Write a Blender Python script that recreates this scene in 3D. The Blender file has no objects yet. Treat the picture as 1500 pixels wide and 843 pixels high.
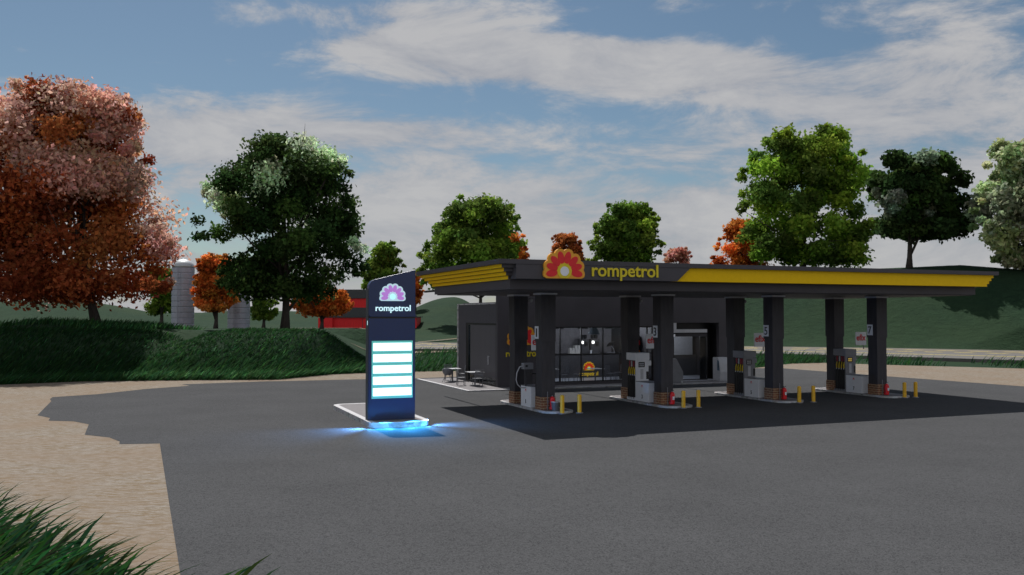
import bpy, bmesh, math, random
from mathutils import Vector, Matrix, noise
R = random.Random(7)
rad = math.radians
scene = bpy.context.scene
COL = scene.collection
A = rad(22.284)                       # heading of the station
CA, SA = math.cos(A), math.sin(A)
F = 1302.1                            # focal length in photograph pixels, eye 4 m up

def S(u, v, z=0.0): return Vector((u*CA - v*SA, u*SA + v*CA, z))
def far(px, D): return (px-750)*D/F
def zat(py, D): return 4 - (py-462.7)*D/F

# ------------------------------------------------------------------ materials
MATS = {}
def nodes(name):
    m = bpy.data.materials.new(name); m.use_nodes = True
    nt = m.node_tree; b = nt.nodes['Principled BSDF']
    MATS[name] = m
    return m, nt, b
def N(nt, t, **k):
    n = nt.nodes.new(t)
    for a, v in k.items():
        if a in n.inputs: n.inputs[a].default_value = v
        else: setattr(n, a, v)
    return n
def mat(name, col, rough=0.7, metal=0.0, var=0.12, scale=6.0, bump=0.0, coat=0, spec=0.5, stretch=(1,1,1)):
    m, nt, b = nodes(name)
    b.inputs['Roughness'].default_value = rough; b.inputs['Metallic'].default_value = metal
    b.inputs['Specular IOR Level'].default_value = spec
    if coat: b.inputs['Coat Weight'].default_value = coat
    tc = N(nt, 'ShaderNodeTexCoord'); mp = N(nt, 'ShaderNodeMapping'); mp.inputs['Scale'].default_value = stretch
    nt.links.new(tc.outputs['Object'], mp.inputs['Vector'])
    no = N(nt, 'ShaderNodeTexNoise'); no.inputs['Scale'].default_value = scale; no.inputs['Detail'].default_value = 6
    nt.links.new(mp.outputs[0], no.inputs['Vector'])
    r = N(nt, 'ShaderNodeMapRange'); r.inputs['From Min'].default_value = .3; r.inputs['From Max'].default_value = .7
    r.inputs['To Min'].default_value = 1-var; r.inputs['To Max'].default_value = 1+var
    nt.links.new(no.outputs['Fac'], r.inputs['Value'])
    mx = N(nt, 'ShaderNodeVectorMath', operation='SCALE'); mx.inputs[0].default_value = col
    nt.links.new(r.outputs[0], mx.inputs['Scale']); nt.links.new(mx.outputs[0], b.inputs['Base Color'])
    if bump:
        bp = N(nt, 'ShaderNodeBump'); bp.inputs['Strength'].default_value = bump; bp.inputs['Distance'].default_value = .02
        nt.links.new(no.outputs['Fac'], bp.inputs['Height']); nt.links.new(bp.outputs[0], b.inputs['Normal'])
    return m
def emis(name, col, st):
    m, nt, b = nodes(name)
    b.inputs['Base Color'].default_value = (*col, 1)
    b.inputs['Emission Color'].default_value = (*col, 1); b.inputs['Emission Strength'].default_value = st
    return m
def mix3(nt, fac, a, b):
    n = N(nt, 'ShaderNodeMix', data_type='RGBA')
    if isinstance(fac, float): n.inputs[0].default_value = fac
    else: nt.links.new(fac, n.inputs[0])
    for i, c in ((6, a), (7, b)):
        if isinstance(c, tuple): n.inputs[i].default_value = (*c, 1)
        else: nt.links.new(c, n.inputs[i])
    return n.outputs[2]
def ramp(nt, src, lo, hi):
    r = N(nt, 'ShaderNodeMapRange'); r.inputs['From Min'].default_value = lo; r.inputs['From Max'].default_value = hi
    nt.links.new(src, r.inputs['Value']); return r.outputs[0]
def nz(nt, vec, scale, detail=5, rough=.5, dist=0):
    n = N(nt, 'ShaderNodeTexNoise'); n.inputs['Scale'].default_value = scale; n.inputs['Detail'].default_value = detail
    n.inputs['Roughness'].default_value = rough; n.inputs['Distortion'].default_value = dist
    nt.links.new(vec, n.inputs['Vector']); return n.outputs['Fac']
def mapped(nt, sc, which='Object'):
    tc = N(nt, 'ShaderNodeTexCoord'); mp = N(nt, 'ShaderNodeMapping'); mp.inputs['Scale'].default_value = sc
    nt.links.new(tc.outputs[which], mp.inputs['Vector']); return mp.outputs[0]

M_dark   = mat('anthracite_cladding', (.056,.052,.061), .6, var=.08, scale=1.5)
M_dark2  = mat('pillar_cladding', (.034,.032,.038), .6, var=.22, scale=2.2, stretch=(3,3,.6), bump=.15)
M_roof   = mat('roof_membrane', (.06,.058,.066), .8)
M_black  = mat('black_frame', (.006,.006,.007), .45)
M_yellow = mat('yellow_fascia', (.86,.54,.002), .6, var=.03, spec=.2)
M_orange = mat('orange_enamel', (.80,.36,.02), .45, var=.05)
M_red    = mat('red_enamel', (.74,.008,.014), .4, var=.05)
M_lemon  = mat('lemon_enamel', (.72,.58,.01), .45, var=.04)
M_white  = mat('white_enamel', (.78,.80,.84), .4, var=.04, scale=3)
M_grey   = mat('grey_metal', (.21,.215,.235), .45, var=.1, scale=3)
M_lgrey  = mat('light_grey_metal', (.50,.51,.54), .4, var=.06)
M_chair  = mat('painted_chair_metal', (.13,.135,.15), .45, .2)
M_tabtop = mat('pale_table_top', (.42,.43,.45), .5)
M_navy   = mat('navy_panel', (.020,.036,.105), .35, var=.05, scale=1)
M_navyed = mat('navy_edge', (.035,.045,.06), .4)
M_bol    = mat('yellow_bollard_paint', (.78,.43,.012), .45, var=.10, scale=9)
M_rubber = mat('black_rubber', (.008,.008,.009), .5)
M_int    = mat('interior_plaster', (.30,.29,.31), .8)
M_intd   = mat('interior_dark_panel', (.07,.068,.075), .6)
M_floor  = mat('interior_tile', (.50,.53,.60), .35, var=.05)
M_bag    = mat('cream_packaging', (.55,.54,.52), .7)
M_bin    = mat('galvanised_metal', (.22,.23,.25), .35, .6)
M_bark   = mat('tree_bark', (.055,.045,.038), .9, var=.4, scale=5, bump=.5, stretch=(2,2,.4))
M_silo   = mat('silo_metal', (.36,.36,.42), .5, .2, var=.08, scale=1)
M_silod  = mat('silo_dome', (.45,.47,.48), .5, .2)
M_barn   = mat('red_barn_boards', (.78,.010,.014), .6, var=.12, scale=2, stretch=(4,4,.3))
M_barnr  = mat('dark_barn_roof', (.055,.058,.062), .7)
M_digit  = mat('black_print', (.01,.01,.012), .6)
M_redp   = mat('red_print', (.72,.01,.02), .6)
M_orangebox = mat('orange_packaging', (.62,.16,.02), .5)
M_panel  = emis('lit_price_panel', (.80,1.0,.97), 1.25)
M_logoW  = emis('lit_pale_logo', (.50,.70,.76), .60)
M_logoP  = emis('lit_purple_logo', (.46,.20,.60), .60)
M_logoC  = emis('lit_cyan_logo', (.40,.85,1.0), .95)
M_letter = emis('lit_pale_letters', (.62,.90,.95), .85)
M_bulb   = emis('lit_bulb', (1,.97,.9), 6.0)
M_intlogoY = emis('lit_yellow_logo', (.75,.50,.02), .35)
M_intlogoR = emis('lit_red_logo', (.70,.03,.01), .4)
M_intlogoC = emis('lit_pale_core', (.6,.8,.5), .5)
M_display = mat('display_glass', (.01,.011,.013), .15)
M_digit_led = emis('display_digits', (.7,.5,.1), .4)

def asphalt():
    m, nt, b = nodes('asphalt'); v = mapped(nt, (1,1,1))
    f = nz(nt, v, 38, 4, .8); g = nz(nt, v, .35, 4); h = nz(nt, v, 9, 6, .8)
    c = mix3(nt, ramp(nt, f, .38, .62), (.024,.025,.027), (.096,.097,.100))
    c = mix3(nt, ramp(nt, h, .42, .75), c, (.078,.079,.082))
    c2 = N(nt, 'ShaderNodeVectorMath', operation='SCALE'); nt.links.new(c, c2.inputs[0])
    r = N(nt, 'ShaderNodeMapRange'); r.inputs['From Min'].default_value=.3; r.inputs['From Max'].default_value=.7
    r.inputs['To Min'].default_value=.93; r.inputs['To Max'].default_value=1.07
    nt.links.new(g, r.inputs['Value']); nt.links.new(r.outputs[0], c2.inputs['Scale'])
    nt.links.new(c2.outputs[0], b.inputs['Base Color'])
    b.inputs['Roughness'].default_value = 1; b.inputs['Specular IOR Level'].default_value = .05
    bp = N(nt, 'ShaderNodeBump'); bp.inputs['Strength'].default_value=.25; bp.inputs['Distance'].default_value=.01
    nt.links.new(f, bp.inputs['Height']); nt.links.new(bp.outputs[0], b.inputs['Normal'])
    return m
def sand():
    m, nt, b = nodes('pale_sand'); v = mapped(nt, (1.1,3.6,1)); v1 = mapped(nt, (1,1,1))
    f = nz(nt, v, 1.3, 8, .72, .5); g = nz(nt, v, 3.6, 7, .75); h = nz(nt, v1, .25, 3); k = nz(nt, v, 24, 3, .8)
    c = mix3(nt, ramp(nt, f, .42, .58), (.160,.114,.064), (.208,.180,.148))
    c = mix3(nt, ramp(nt, g, .46, .58), c, (.275,.247,.212))
    c = mix3(nt, ramp(nt, k, .50, .72), c, (.105,.075,.052))
    c = mix3(nt, ramp(nt, h, .4, .9), c, (.200,.145,.100))
    nt.links.new(c, b.inputs['Base Color']); b.inputs['Roughness'].default_value = .95
    b.inputs['Specular IOR Level'].default_value = .1
    bp = N(nt, 'ShaderNodeBump'); bp.inputs['Strength'].default_value=.5; bp.inputs['Distance'].default_value=.04
    nt.links.new(g, bp.inputs['Height']); nt.links.new(bp.outputs[0], b.inputs['Normal'])
    return m
def grassland():
    m, nt, b = nodes('grass_turf'); v = mapped(nt, (1,1,1)); w = mapped(nt, (1,1,2.2))
    f = nz(nt, w, .9, 8, .7, .4); g = nz(nt, v, .06, 4); h = nz(nt, v, 6, 4, .7)
    c = mix3(nt, ramp(nt, f, .3, .7), (.008,.020,.011), (.022,.048,.023))
    c = mix3(nt, ramp(nt, h, .4, .75), c, (.026,.052,.029))
    c = mix3(nt, ramp(nt, g, .45, .8), c, (.026,.046,.021))
    nt.links.new(c, b.inputs['Base Color']); b.inputs['Roughness'].default_value = .95
    b.inputs['Specular IOR Level'].default_value = .08
    bp = N(nt, 'ShaderNodeBump'); bp.inputs['Strength'].default_value=.9; bp.inputs['Distance'].default_value=.25
    nt.links.new(f, bp.inputs['Height']); nt.links.new(bp.outputs[0], b.inputs['Normal'])
    return m
def brick():
    m, nt, b = nodes('red_brick')
    tc = N(nt, 'ShaderNodeTexCoord'); sp = N(nt, 'ShaderNodeSeparateXYZ'); nt.links.new(tc.outputs['Object'], sp.inputs[0])
    ad = N(nt, 'ShaderNodeMath', operation='ADD'); nt.links.new(sp.outputs[0], ad.inputs[0]); nt.links.new(sp.outputs[1], ad.inputs[1])
    cb = N(nt, 'ShaderNodeCombineXYZ'); nt.links.new(ad.outputs[0], cb.inputs[0]); nt.links.new(sp.outputs[2], cb.inputs[1])
    t = N(nt, 'ShaderNodeTexBrick'); nt.links.new(cb.outputs[0], t.inputs['Vector'])
    t.inputs['Scale'].default_value = 1; t.inputs['Brick Width'].default_value = .27; t.inputs['Row Height'].default_value = .105
    t.inputs['Mortar Size'].default_value = .010; t.inputs['Color1'].default_value = (.26,.10,.05,1)
    t.inputs['Color2'].default_value = (.16,.07,.04,1); t.inputs['Mortar'].default_value = (.42,.34,.2,1)
    nt.links.new(t.outputs[0], b.inputs['Base Color']); b.inputs['Roughness'].default_value = .85
    return m
def stone(name, lo, hi, sc=4.5):
    m, nt, b = nodes(name); v = mapped(nt, (1,1,1.5))
    vo = N(nt, 'ShaderNodeTexVoronoi'); vo.inputs['Scale'].default_value = sc; nt.links.new(v, vo.inputs['Vector'])
    f = nz(nt, v, 9, 5, .7)
    c = mix3(nt, ramp(nt, f, .35, .65), lo, hi)
    c2 = mix3(nt, .45, c, vo.outputs['Color'])
    hs = N(nt, 'ShaderNodeHueSaturation'); hs.inputs['Saturation'].default_value = .12; nt.links.new(c2, hs.inputs['Color'])
    hs.inputs['Value'].default_value = .8
    nt.links.new(hs.outputs[0], b.inputs['Base Color']); b.inputs['Roughness'].default_value = .8
    bp = N(nt, 'ShaderNodeBump'); bp.inputs['Strength'].default_value=.6; bp.inputs['Distance'].default_value=.02
    nt.links.new(f, bp.inputs['Height']); nt.links.new(bp.outputs[0], b.inputs['Normal'])
    return m
def ribbed():
    m, nt, b = nodes('ribbed_blind'); v = mapped(nt, (1,1,1))
    w = N(nt, 'ShaderNodeTexWave', wave_type='BANDS', bands_direction='Y'); w.inputs['Scale'].default_value = 1.6
    nt.links.new(v, w.inputs['Vector'])
    c = mix3(nt, w.outputs['Fac'], (.065,.063,.07), (.105,.102,.112))
    nt.links.new(c, b.inputs['Base Color']); b.inputs['Roughness'].default_value = .6
    return m
def glass():
    m, nt, b = nodes('shop_glass'); nt.nodes.remove(b)
    out = nt.nodes['Material Output']
    t = N(nt, 'ShaderNodeBsdfTransparent'); t.inputs[0].default_value = (.80,.82,.84,1)
    g = N(nt, 'ShaderNodeBsdfGlossy'); g.inputs['Roughness'].default_value = .05; g.inputs['Color'].default_value=(.9,.95,1,1)
    fr = N(nt, 'ShaderNodeFresnel'); fr.inputs['IOR'].default_value = 1.25
    mx = N(nt, 'ShaderNodeMixShader'); nt.links.new(fr.outputs[0], mx.inputs[0])
    nt.links.new(t.outputs[0], mx.inputs[1]); nt.links.new(g.outputs[0], mx.inputs[2]); nt.links.new(mx.outputs[0], out.inputs[0])
    return m
def leaf(name):
    m, nt, b = nodes(name); nt.nodes.remove(b); out = nt.nodes['Material Output']
    at = N(nt, 'ShaderNodeAttribute'); at.attribute_name = 'tint'
    d = N(nt, 'ShaderNodeBsdfDiffuse'); t = N(nt, 'ShaderNodeBsdfTranslucent')
    nt.links.new(at.outputs['Color'], d.inputs[0]); nt.links.new(at.outputs['Color'], t.inputs[0])
    mx = N(nt, 'ShaderNodeMixShader'); mx.inputs[0].default_value = .48
    nt.links.new(d.outputs[0], mx.inputs[1]); nt.links.new(t.outputs[0], mx.inputs[2]); nt.links.new(mx.outputs[0], out.inputs[0])
    return m
M_asph, M_sand, M_turf, M_brick = asphalt(), sand(), grassland(), brick()
M_kerb  = stone('kerb_stone', (.10,.105,.12), (.40,.41,.46))
M_kerbt = mat('kerb_top', (.44,.435,.45), .7, var=.12, scale=8)
M_pave  = mat('paving', (.145,.135,.14), .8, var=.12, scale=5)
M_rib, M_glass, M_leaf = ribbed(), glass(), leaf('leaves')

# ------------------------------------------------------------------ mesh helpers
class MB:
    def __init__(s): s.v=[]; s.f=[]; s.mi=[]
    def add(s, vs, fs, mi=0):
        o=len(s.v); s.v += [tuple(p) for p in vs]; s.f += [tuple(i+o for i in f) for f in fs]; s.mi += [mi]*len(fs); return s
    def box(s, x0,x1,y0,y1,z0,z1, mi=0):
        vs=[(x0,y0,z0),(x1,y0,z0),(x1,y1,z0),(x0,y1,z0),(x0,y0,z1),(x1,y0,z1),(x1,y1,z1),(x0,y1,z1)]
        return s.add(vs, [(0,3,2,1),(4,5,6,7),(0,1,5,4),(1,2,6,5),(2,3,7,6),(3,0,4,7)], mi)
    def prism(s, pts, z0, z1, axis='z', mi=0):
        # pts 2D polygon (ccw), extruded along axis
        n=len(pts)
        def P(a,b,c): return (a,b,c) if axis=='z' else ((a,c,b) if axis=='y' else (c,a,b))
        vs=[P(a,b,z0) for a,b in pts]+[P(a,b,z1) for a,b in pts]
        fs=[tuple(range(n-1,-1,-1)), tuple(range(n,2*n))]+[(i,(i+1)%n,n+(i+1)%n,n+i) for i in range(n)]
        return s.add(vs, fs, mi)
    def tube(s, path, r, seg=8, mi=0, caps=True):
        path=[Vector(p) for p in path]; n=len(path); rs = r if isinstance(r,(list,tuple)) else [r]*n
        vs=[]; prev=None
        for i,p in enumerate(path):
            d=(path[min(i+1,n-1)]-path[max(i-1,0)]).normalized()
            a = Vector((0,0,1)) if abs(d.z)<.9 else Vector((1,0,0))
            if prev is None: x=d.cross(a).normalized()
            else: x=(prev-d*prev.dot(d)).normalized()
            prev=x; y=d.cross(x)
            for k in range(seg):
                t=2*math.pi*k/seg; vs.append(p+(x*math.cos(t)+y*math.sin(t))*rs[i])
        fs=[(i*seg+k, i*seg+(k+1)%seg, (i+1)*seg+(k+1)%seg, (i+1)*seg+k) for i in range(n-1) for k in range(seg)]
        if caps: fs += [tuple(range(seg-1,-1,-1)), tuple((n-1)*seg+k for k in range(seg))]
        return s.add(vs, fs, mi)
    def lathe(s, prof, c=(0,0,0), seg=24, mi=0):
        vs=[]
        for r,z in prof:
            for k in range(seg):
                t=2*math.pi*k/seg; vs.append((c[0]+r*math.cos(t), c[1]+r*math.sin(t), c[2]+z))
        n=len(prof)
        fs=[(i*seg+k, i*seg+(k+1)%seg, (i+1)*seg+(k+1)%seg, (i+1)*seg+k) for i in range(n-1) for k in range(seg)]
        fs += [tuple(range(seg-1,-1,-1)), tuple((n-1)*seg+k for k in range(seg))]
        return s.add(vs, fs, mi)
    def build(s, name, mats, parent=None, smooth=False, bevel=0, tint=None):
        me=bpy.data.meshes.new(name); me.from_pydata(s.v, [], s.f)
        for m in (mats if isinstance(mats,(list,tuple)) else [mats]): me.materials.append(m)
        me.polygons.foreach_set('material_index', s.mi)
        if smooth: me.polygons.foreach_set('use_smooth', [True]*len(s.f))
        if tint is not None:
            at=me.attributes.new('tint','FLOAT_COLOR','FACE')
            at.data.foreach_set('color', [c for t in tint for c in (t[0],t[1],t[2],1.0)])
        me.update()
        o=bpy.data.objects.new(name, me); COL.objects.link(o)
        if parent: o.parent=parent
        if bevel:
            b=o.modifiers.new('edge','BEVEL'); b.width=bevel; b.segments=2; b.limit_method='ANGLE'
        return o
def box(name, m, parent, x0,x1,y0,y1,z0,z1, bevel=0): return MB().box(x0,x1,y0,y1,z0,z1).build(name, m, parent, bevel=bevel)
def tag(o, label, cat, group=None, kind=None):
    o['label']=label; o['category']=cat
    if group: o['group']=group
    if kind: o['kind']=kind
    return o
def struct(o, kind='structure'): o['kind']=kind; return o
def thing(name, label, cat, loc=(0,0,0), rot=0.0, group=None):
    o=bpy.data.objects.new(name, None); COL.objects.link(o); o.location=loc; o.rotation_euler=(0,0,rot)
    o.empty_display_size=.2
    return tag(o,label,cat,group)
def dup(root, loc, rot=None, label=None, group=None):
    r=root.copy(); COL.objects.link(r); r.location=loc
    if rot is not None: r.rotation_euler=(0,0,rot)
    if label: r['label']=label
    if group: r['group']=group
    for ch in list(root.children):
        c=ch.copy(); COL.objects.link(c); c.parent=r
        for g in list(ch.children):
            d=g.copy(); COL.objects.link(d); d.parent=c
    return r
def text(name, s, m, parent, w, h_asc, depth=.01, bold=.02, ref='l'):
    """lettering in the XZ plane, facing -Y, centred on x, baseline z=0; h_asc = height of ref letter"""
    def mesh_of(t):
        cu=bpy.data.curves.new('lettering','FONT'); cu.body=t; cu.size=1; cu.offset=bold; cu.extrude=.5; cu.resolution_u=4
        o=bpy.data.objects.new('lettering',cu); COL.objects.link(o)
        dg=bpy.context.evaluated_depsgraph_get(); me=bpy.data.meshes.new_from_object(o.evaluated_get(dg))
        bpy.data.objects.remove(o); bpy.data.curves.remove(cu); return me
    rm=mesh_of(ref); hr=max(v.co.y for v in rm.vertices); bpy.data.meshes.remove(rm)
    me=mesh_of(s); xs=[v.co.x for v in me.vertices]; x0,x1=min(xs),max(xs)
    for v in me.vertices:
        x,y,z=v.co; v.co=Vector(((x-(x0+x1)/2)/(x1-x0)*w, -z*depth*2*.5-depth*.5, y/hr*h_asc))
    me.materials.clear(); me.materials.append(m); me.name=name
    o=bpy.data.objects.new(name,me); COL.objects.link(o); o.parent=parent
    return o

# ------------------------------------------------------------------ terrain
def sm(t): t=max(0,min(1,t)); return t*t*(3-2*t)
def interp(x, P):
    if x<=P[0][0]: return P[0][1]
    for (a,b),(c,d) in zip(P,P[1:]):
        if x<=c: return b+(d-b)*(x-a)/(c-a)
    return P[-1][1]
EDGE=[(-140,20),(-90,36),(-60,45),(-29.3,51),(-25.9,53.4),(-19.3,54.6),(-14.6,54.9),(-13.4,57.5),(-12.2,60),(-9.9,61.6),(0,64.5),(18,66.7),(23,73),(26,74.3),(30,71.2),(38,66.2),(60,50),(100,20)]
ROADN=[(-200,152),(-60,124),(-30,113),(-12,99.5),(-6,98.8),(23.6,88),(29.8,84.4),(34.2,81.2),(42.4,73.7),(60,57),(110,8)]   # near edge of the road
def road_near(x): return interp(x, ROADN)
def road_far(x): return interp(x, [(-200,165),(-60,140),(-13,123.3),(27.3,108),(43,101.7),(54.2,94.3),(72,80),(130,30)])
def hills(x,y):
    z=0
    z+= 8.9*math.exp(-((x+15.4)/(15 if x<-15.4 else 9.8))**2-((y-232)/38)**2)
    H=interp(x,[(3,0),(25,10.2),(60,10.8),(66,9.9),(71,8.6),(80,9.3),(140,10)])
    d0=road_far(x)+1.0
    if x>3 and y>d0: z=max(z, H*sm((y-d0)/29)*(1-.35*sm((y-d0-45)/60)))
    z=max(z, 8.0*math.exp(-((x+112)/30)**2-((y-215)/45)**2))
    far_=5.3+1.5*math.sin(x*.017+1.3)+.8*math.sin(x*.045)+.4*math.sin(x*.11)
    z=max(z, far_*sm((y-240)/90))
    return z
def height(x,y):
    ang=x/max(y,1)
    ye=interp(x,EDGE)
    z=0
    if y>ye and ang<-.12:
        rim=2.95-.0120*(max(y,57)-57)
        if y>240: rim=max(.5,2.95-.012*183-(y-240)*.01)
        m=sm((-.140-ang)/.085) if y<110 else sm((-.128-ang)/.04)
        if x<-60: m*=1
        z=rim*m*sm((y-ye)/6.5)
        z+=.10*m*sm((y-ye)/5)*(math.sin(x*.9+y*.3)*.5+math.sin(x*.37-y*.6))*sm((75-y)/10)
        z+=.50*m*math.exp(-((x+32)/5.5)**2-((y-64)/6)**2)
        # small fold in the bank
        if 50<y<75: z-=.75*math.exp(-((x+23.6-.35*(y-57))/1.3)**2)*m*sm((y-ye)/5)
    z=max(z,hills(x,y)) if y>100 else z
    # low mound close to the camera
    z+=.42*math.exp(-((x+12.6)/3.4)**2-((y-9.5)/3.6)**2)
    return z
def axis(lo,hi,c0,c1,step,grow):
    a=[c0]; 
    while a[-1]<c1: a.append(a[-1]+step)
    s=step
    while a[-1]<hi: s*=grow; a.append(a[-1]+s)
    s=step; b=[c0]
    while b[-1]>lo: s*=grow; b.append(b[-1]-s)
    return sorted(set(b+a))
XS=axis(-1500,1500,-70,90,1.0,1.12); YS=axis(-400,2200,0,150,1.0,1.09)
g=MB(); nx=len(XS)
for y in YS:
    for x in XS: g.v.append((x,y,height(x,y)))
for j in range(len(YS)-1):
    for i in range(nx-1):
        g.f.append((j*nx+i,j*nx+i+1,(j+1)*nx+i+1,(j+1)*nx+i)); g.mi.append(0)
struct(g.build('ground', M_turf, smooth=True))

def sheet(name, pts, z, m):
    me=bpy.data.meshes.new(name); bm=bmesh.new()
    vs=[bm.verts.new((x,y,z)) for x,y in pts]; f=bm.faces.new(vs); bmesh.ops.triangulate(bm, faces=[f])
    bmesh.ops.recalc_face_normals(bm, faces=bm.faces)
    if bm.faces[:][0].normal.z<0: bmesh.ops.reverse_faces(bm, faces=bm.faces)
    bm.to_mesh(me); bm.free(); me.materials.append(m)
    o=bpy.data.objects.new(name,me); COL.objects.link(o); return struct(o)
sandpts=[(-29.3,50.9),(-25.9,53.5),(-19.3,54.8),(-14.6,54.9),(-13.3,57.2),(-12.0,60),(-9.9,61.7),(0,64.6),(18,66.8),(23,73.1),(26,74.4),(30,71.3),(38,66.3),(60,50),(100,20),(100,-60),(-90,-60),(-90,36),(-60,45)]
# soften the sand outline with small jogs
def jog(pts, amp, step):
    out=[]
    for (a,b),(c,d) in zip(pts, pts[1:]+pts[:1]):
        L=math.hypot(c-a,d-b); n=max(1,int(L/step)) if L<60 else 1
        for k in range(n):
            t=k/n; out.append((a+(c-a)*t+(R.uniform(-amp,amp) if k else 0), b+(d-b)*t+(R.uniform(-amp,amp) if k else 0)))
    return out
# lowered a little below the mound so the mound breaks through it
sheet('sandy_ground', jog(sandpts,.12,1.6), .06, M_sand)
asph=[(-5.12,13.83),(-10.85,27.52),(-12.03,27.37),(-12.28,27.96),(-13.02,28.88),(-14.13,29.53),(-15.33,32.34),(-16.33,33.26),(-17.38,33.47),(-17.78,34.35),(-18.76,35.27),(-21.21,41.07),(-21.79,42.06),(-22.2,43.09),(-20.76,44.75),(-19.69,47.81),(-18.1,50.09),(-18.93,51.07),(-14.81,53.41),(-13.57,53.69),(-10.49,54.81),(-6.0,55.98),(0,59.5),(8,63),(14,65.6),(18.44,66.68),(20.23,66.68),(24.36,57.84),(28.49,49.62),(50,7),(58,-20),(9,-20)]
sheet('asphalt_forecourt', asph, .065, M_asph)

# the road behind, a raised slab following a curve
def strip(name, z0, z1, m, fa, fb, x0=-190, x1=120, n=150, zoff=None):
    b=MB(); 
    for i in range(n+1):
        x=x0+(x1-x0)*i/n; ya,yb=fa(x),fb(x)
        b.v+=[(x,ya,z0),(x,ya,z1),(x,yb,z1),(x,yb,z0)]
    for i in range(n):
        o=4*i; p=o+4
        b.f+=[(o,p,p+1,o+1),(o+1,p+1,p+2,o+2),(o+2,p+2,p+3,o+3)]; b.mi+=[0]*3
    return struct(b.build(name, m))
M_road=mat('road_surface',(.115,.108,.10),.9,var=.12,scale=1.2)
M_shoulder=mat('road_shoulder',(.125,.11,.09),.95,var=.15,scale=1.0)
M_line=mat('yellow_road_paint',(.42,.34,.10),.8,var=.25,scale=3)
lerpf=lambda t: (lambda x: road_near(x)+(road_far(x)-road_near(x))*t)
strip('road', -.3, .30, M_road, lerpf(0), lerpf(.62))
strip('road_verge', -.3, .303, M_shoulder, lerpf(.62), lerpf(1.0))
strip('road_line', .306, .31, M_line, lerpf(.30), lerpf(.335))
b=MB()
x=-20.0
while x<70:
    y0,y1=lerpf(.585)(x),lerpf(.62)(x); y2,y3=lerpf(.585)(x+1.4),lerpf(.62)(x+1.4)
    b.add([(x,y0,.312),(x+1.4,y2,.312),(x+1.4,y3,.312),(x,y1,.312)],[(0,1,2,3)]); x+=2.3
struct(b.build('dashed_road_line', M_line))
b=MB(); 
x=-20.0
while x<70:
    y0,y1=lerpf(.78)(x),lerpf(.82)(x); y2,y3=lerpf(.78)(x+1.6),lerpf(.82)(x+1.6)
    b.add([(x,y0,.312),(x+1.6,y2,.312),(x+1.6,y3,.312),(x,y1,.312)],[(0,1,2,3)]); x+=2.6
struct(b.build('dashed_verge_line', M_line))
# sandy tracks on the plateau
def track(pts, dz=.05):
    b=MB(); n=len(pts)
    for (x,y,w) in pts:
        b.v+=[(x,y-w,height(x,y-w)+dz),(x,y+w,height(x,y+w)+dz)]
    for i in range(n-1): b.f.append((2*i,2*i+2,2*i+3,2*i+1)); b.mi.append(0)
    return struct(b.build('sandy_track', M_sand))
track([(far(385,128)+i*1.6,128+i*.25,2.0+4.0*sm(i/6)) for i in range(12)],.12)
track([(far(515,88)+i*.9,88+i*1.2,.5+i*.35) for i in range(12)],.08)
track([(far(612,128)+i*1.0,128+i*4.2,1.8+i*.05) for i in range(7)],.2)

# ------------------------------------------------------------------ grass blades
M_blade=leaf('grass_blades')
def blades(name, spots, m=M_blade):
    b=MB(); tint=[]
    for (x,y,z,L,w,lean,az,col) in spots:
        dx,dy=math.cos(az),math.sin(az); px,py=-dy,dx
        # width across the view so that blades read as ribbons
        q=R.uniform(-.6,.6); wx,wy=math.cos(q)*w/2,math.sin(q)*w/2
        pts=[]
        for t,ww in ((0,.6),(.35,1),(.7,.62),(1,.05)):
            h=L*math.sin(lean)*(t-.22*t*t); r=L*math.cos(lean)*(t*.75+.45*t*t)
            pts.append((x+dx*r,y+dy*r,z+h,ww))
        vs=[]
        for (a,c,e,ww) in pts: vs+=[(a-wx*ww,c-wy*ww,e),(a+wx*ww,c+wy*ww,e)]
        b.add(vs,[(0,1,3,2),(2,3,5,4),(4,5,7,6)]); tint+=[col]*3
    o=b.build(name,m,smooth=True,tint=tint); return struct(o,'stuff')
def gcol(k=1.0):
    t=R.random(); c=(.018+.02*t,.052+.045*t,.020+.014*t)
    return tuple(v*k*R.uniform(.75,1.25) for v in c)
sp=[]
# bank along the sand on the left
while len(sp)<17000:
    x=R.uniform(-62,-7.5); ye=interp(x,EDGE); t=R.random()**1.5; y=ye+t*8.0-.15
    if x/y<-.62: continue
    pale=R.random()<.05
    k=R.uniform(.7,1.1)*(2.6 if pale else 1)*(1.5 if t<.12 else .9)
    sp.append((x,y,height(x,y)-.03,R.uniform(.45,1.15)*(1-(.62 if x/y>-.44 else .5)*sm((y-ye-1.2)/3.2)),R.uniform(.05,.085),rad(R.uniform(40,68)),rad(R.gauss(-8,22)),gcol(k)))
for i in range(5200):
    x=R.uniform(-44,-25); y=R.uniform(60,72)
    sp.append((x,y,height(x,y)-.03,R.uniform(.35,.8),R.uniform(.05,.09),rad(R.uniform(55,80)),rad(R.gauss(0,40)),tuple(v*2.3 for v in gcol()) if R.random()<.4 else gcol()))
blades('bank_grass', sp)
sp=[]
for i in range(9000):
    x=R.uniform(-10,62); a,c=interp(x,EDGE),road_near(x); 
    if c-a<2: continue
    dens=.5+.5*math.sin(x*.31)+.4*math.sin(x*.83)
    if x>21 and R.random()>dens*.55: continue
    y=a+(R.random()**1.6)*(c-a-2)+.1
    sp.append((x,y,height(x,y)-.02,R.uniform(.5,1.35),R.uniform(.05,.10),rad(R.uniform(40,78)),rad(R.gauss(-10,35)),gcol()))
blades('roadside_grass', sp)
sp=[]
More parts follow.
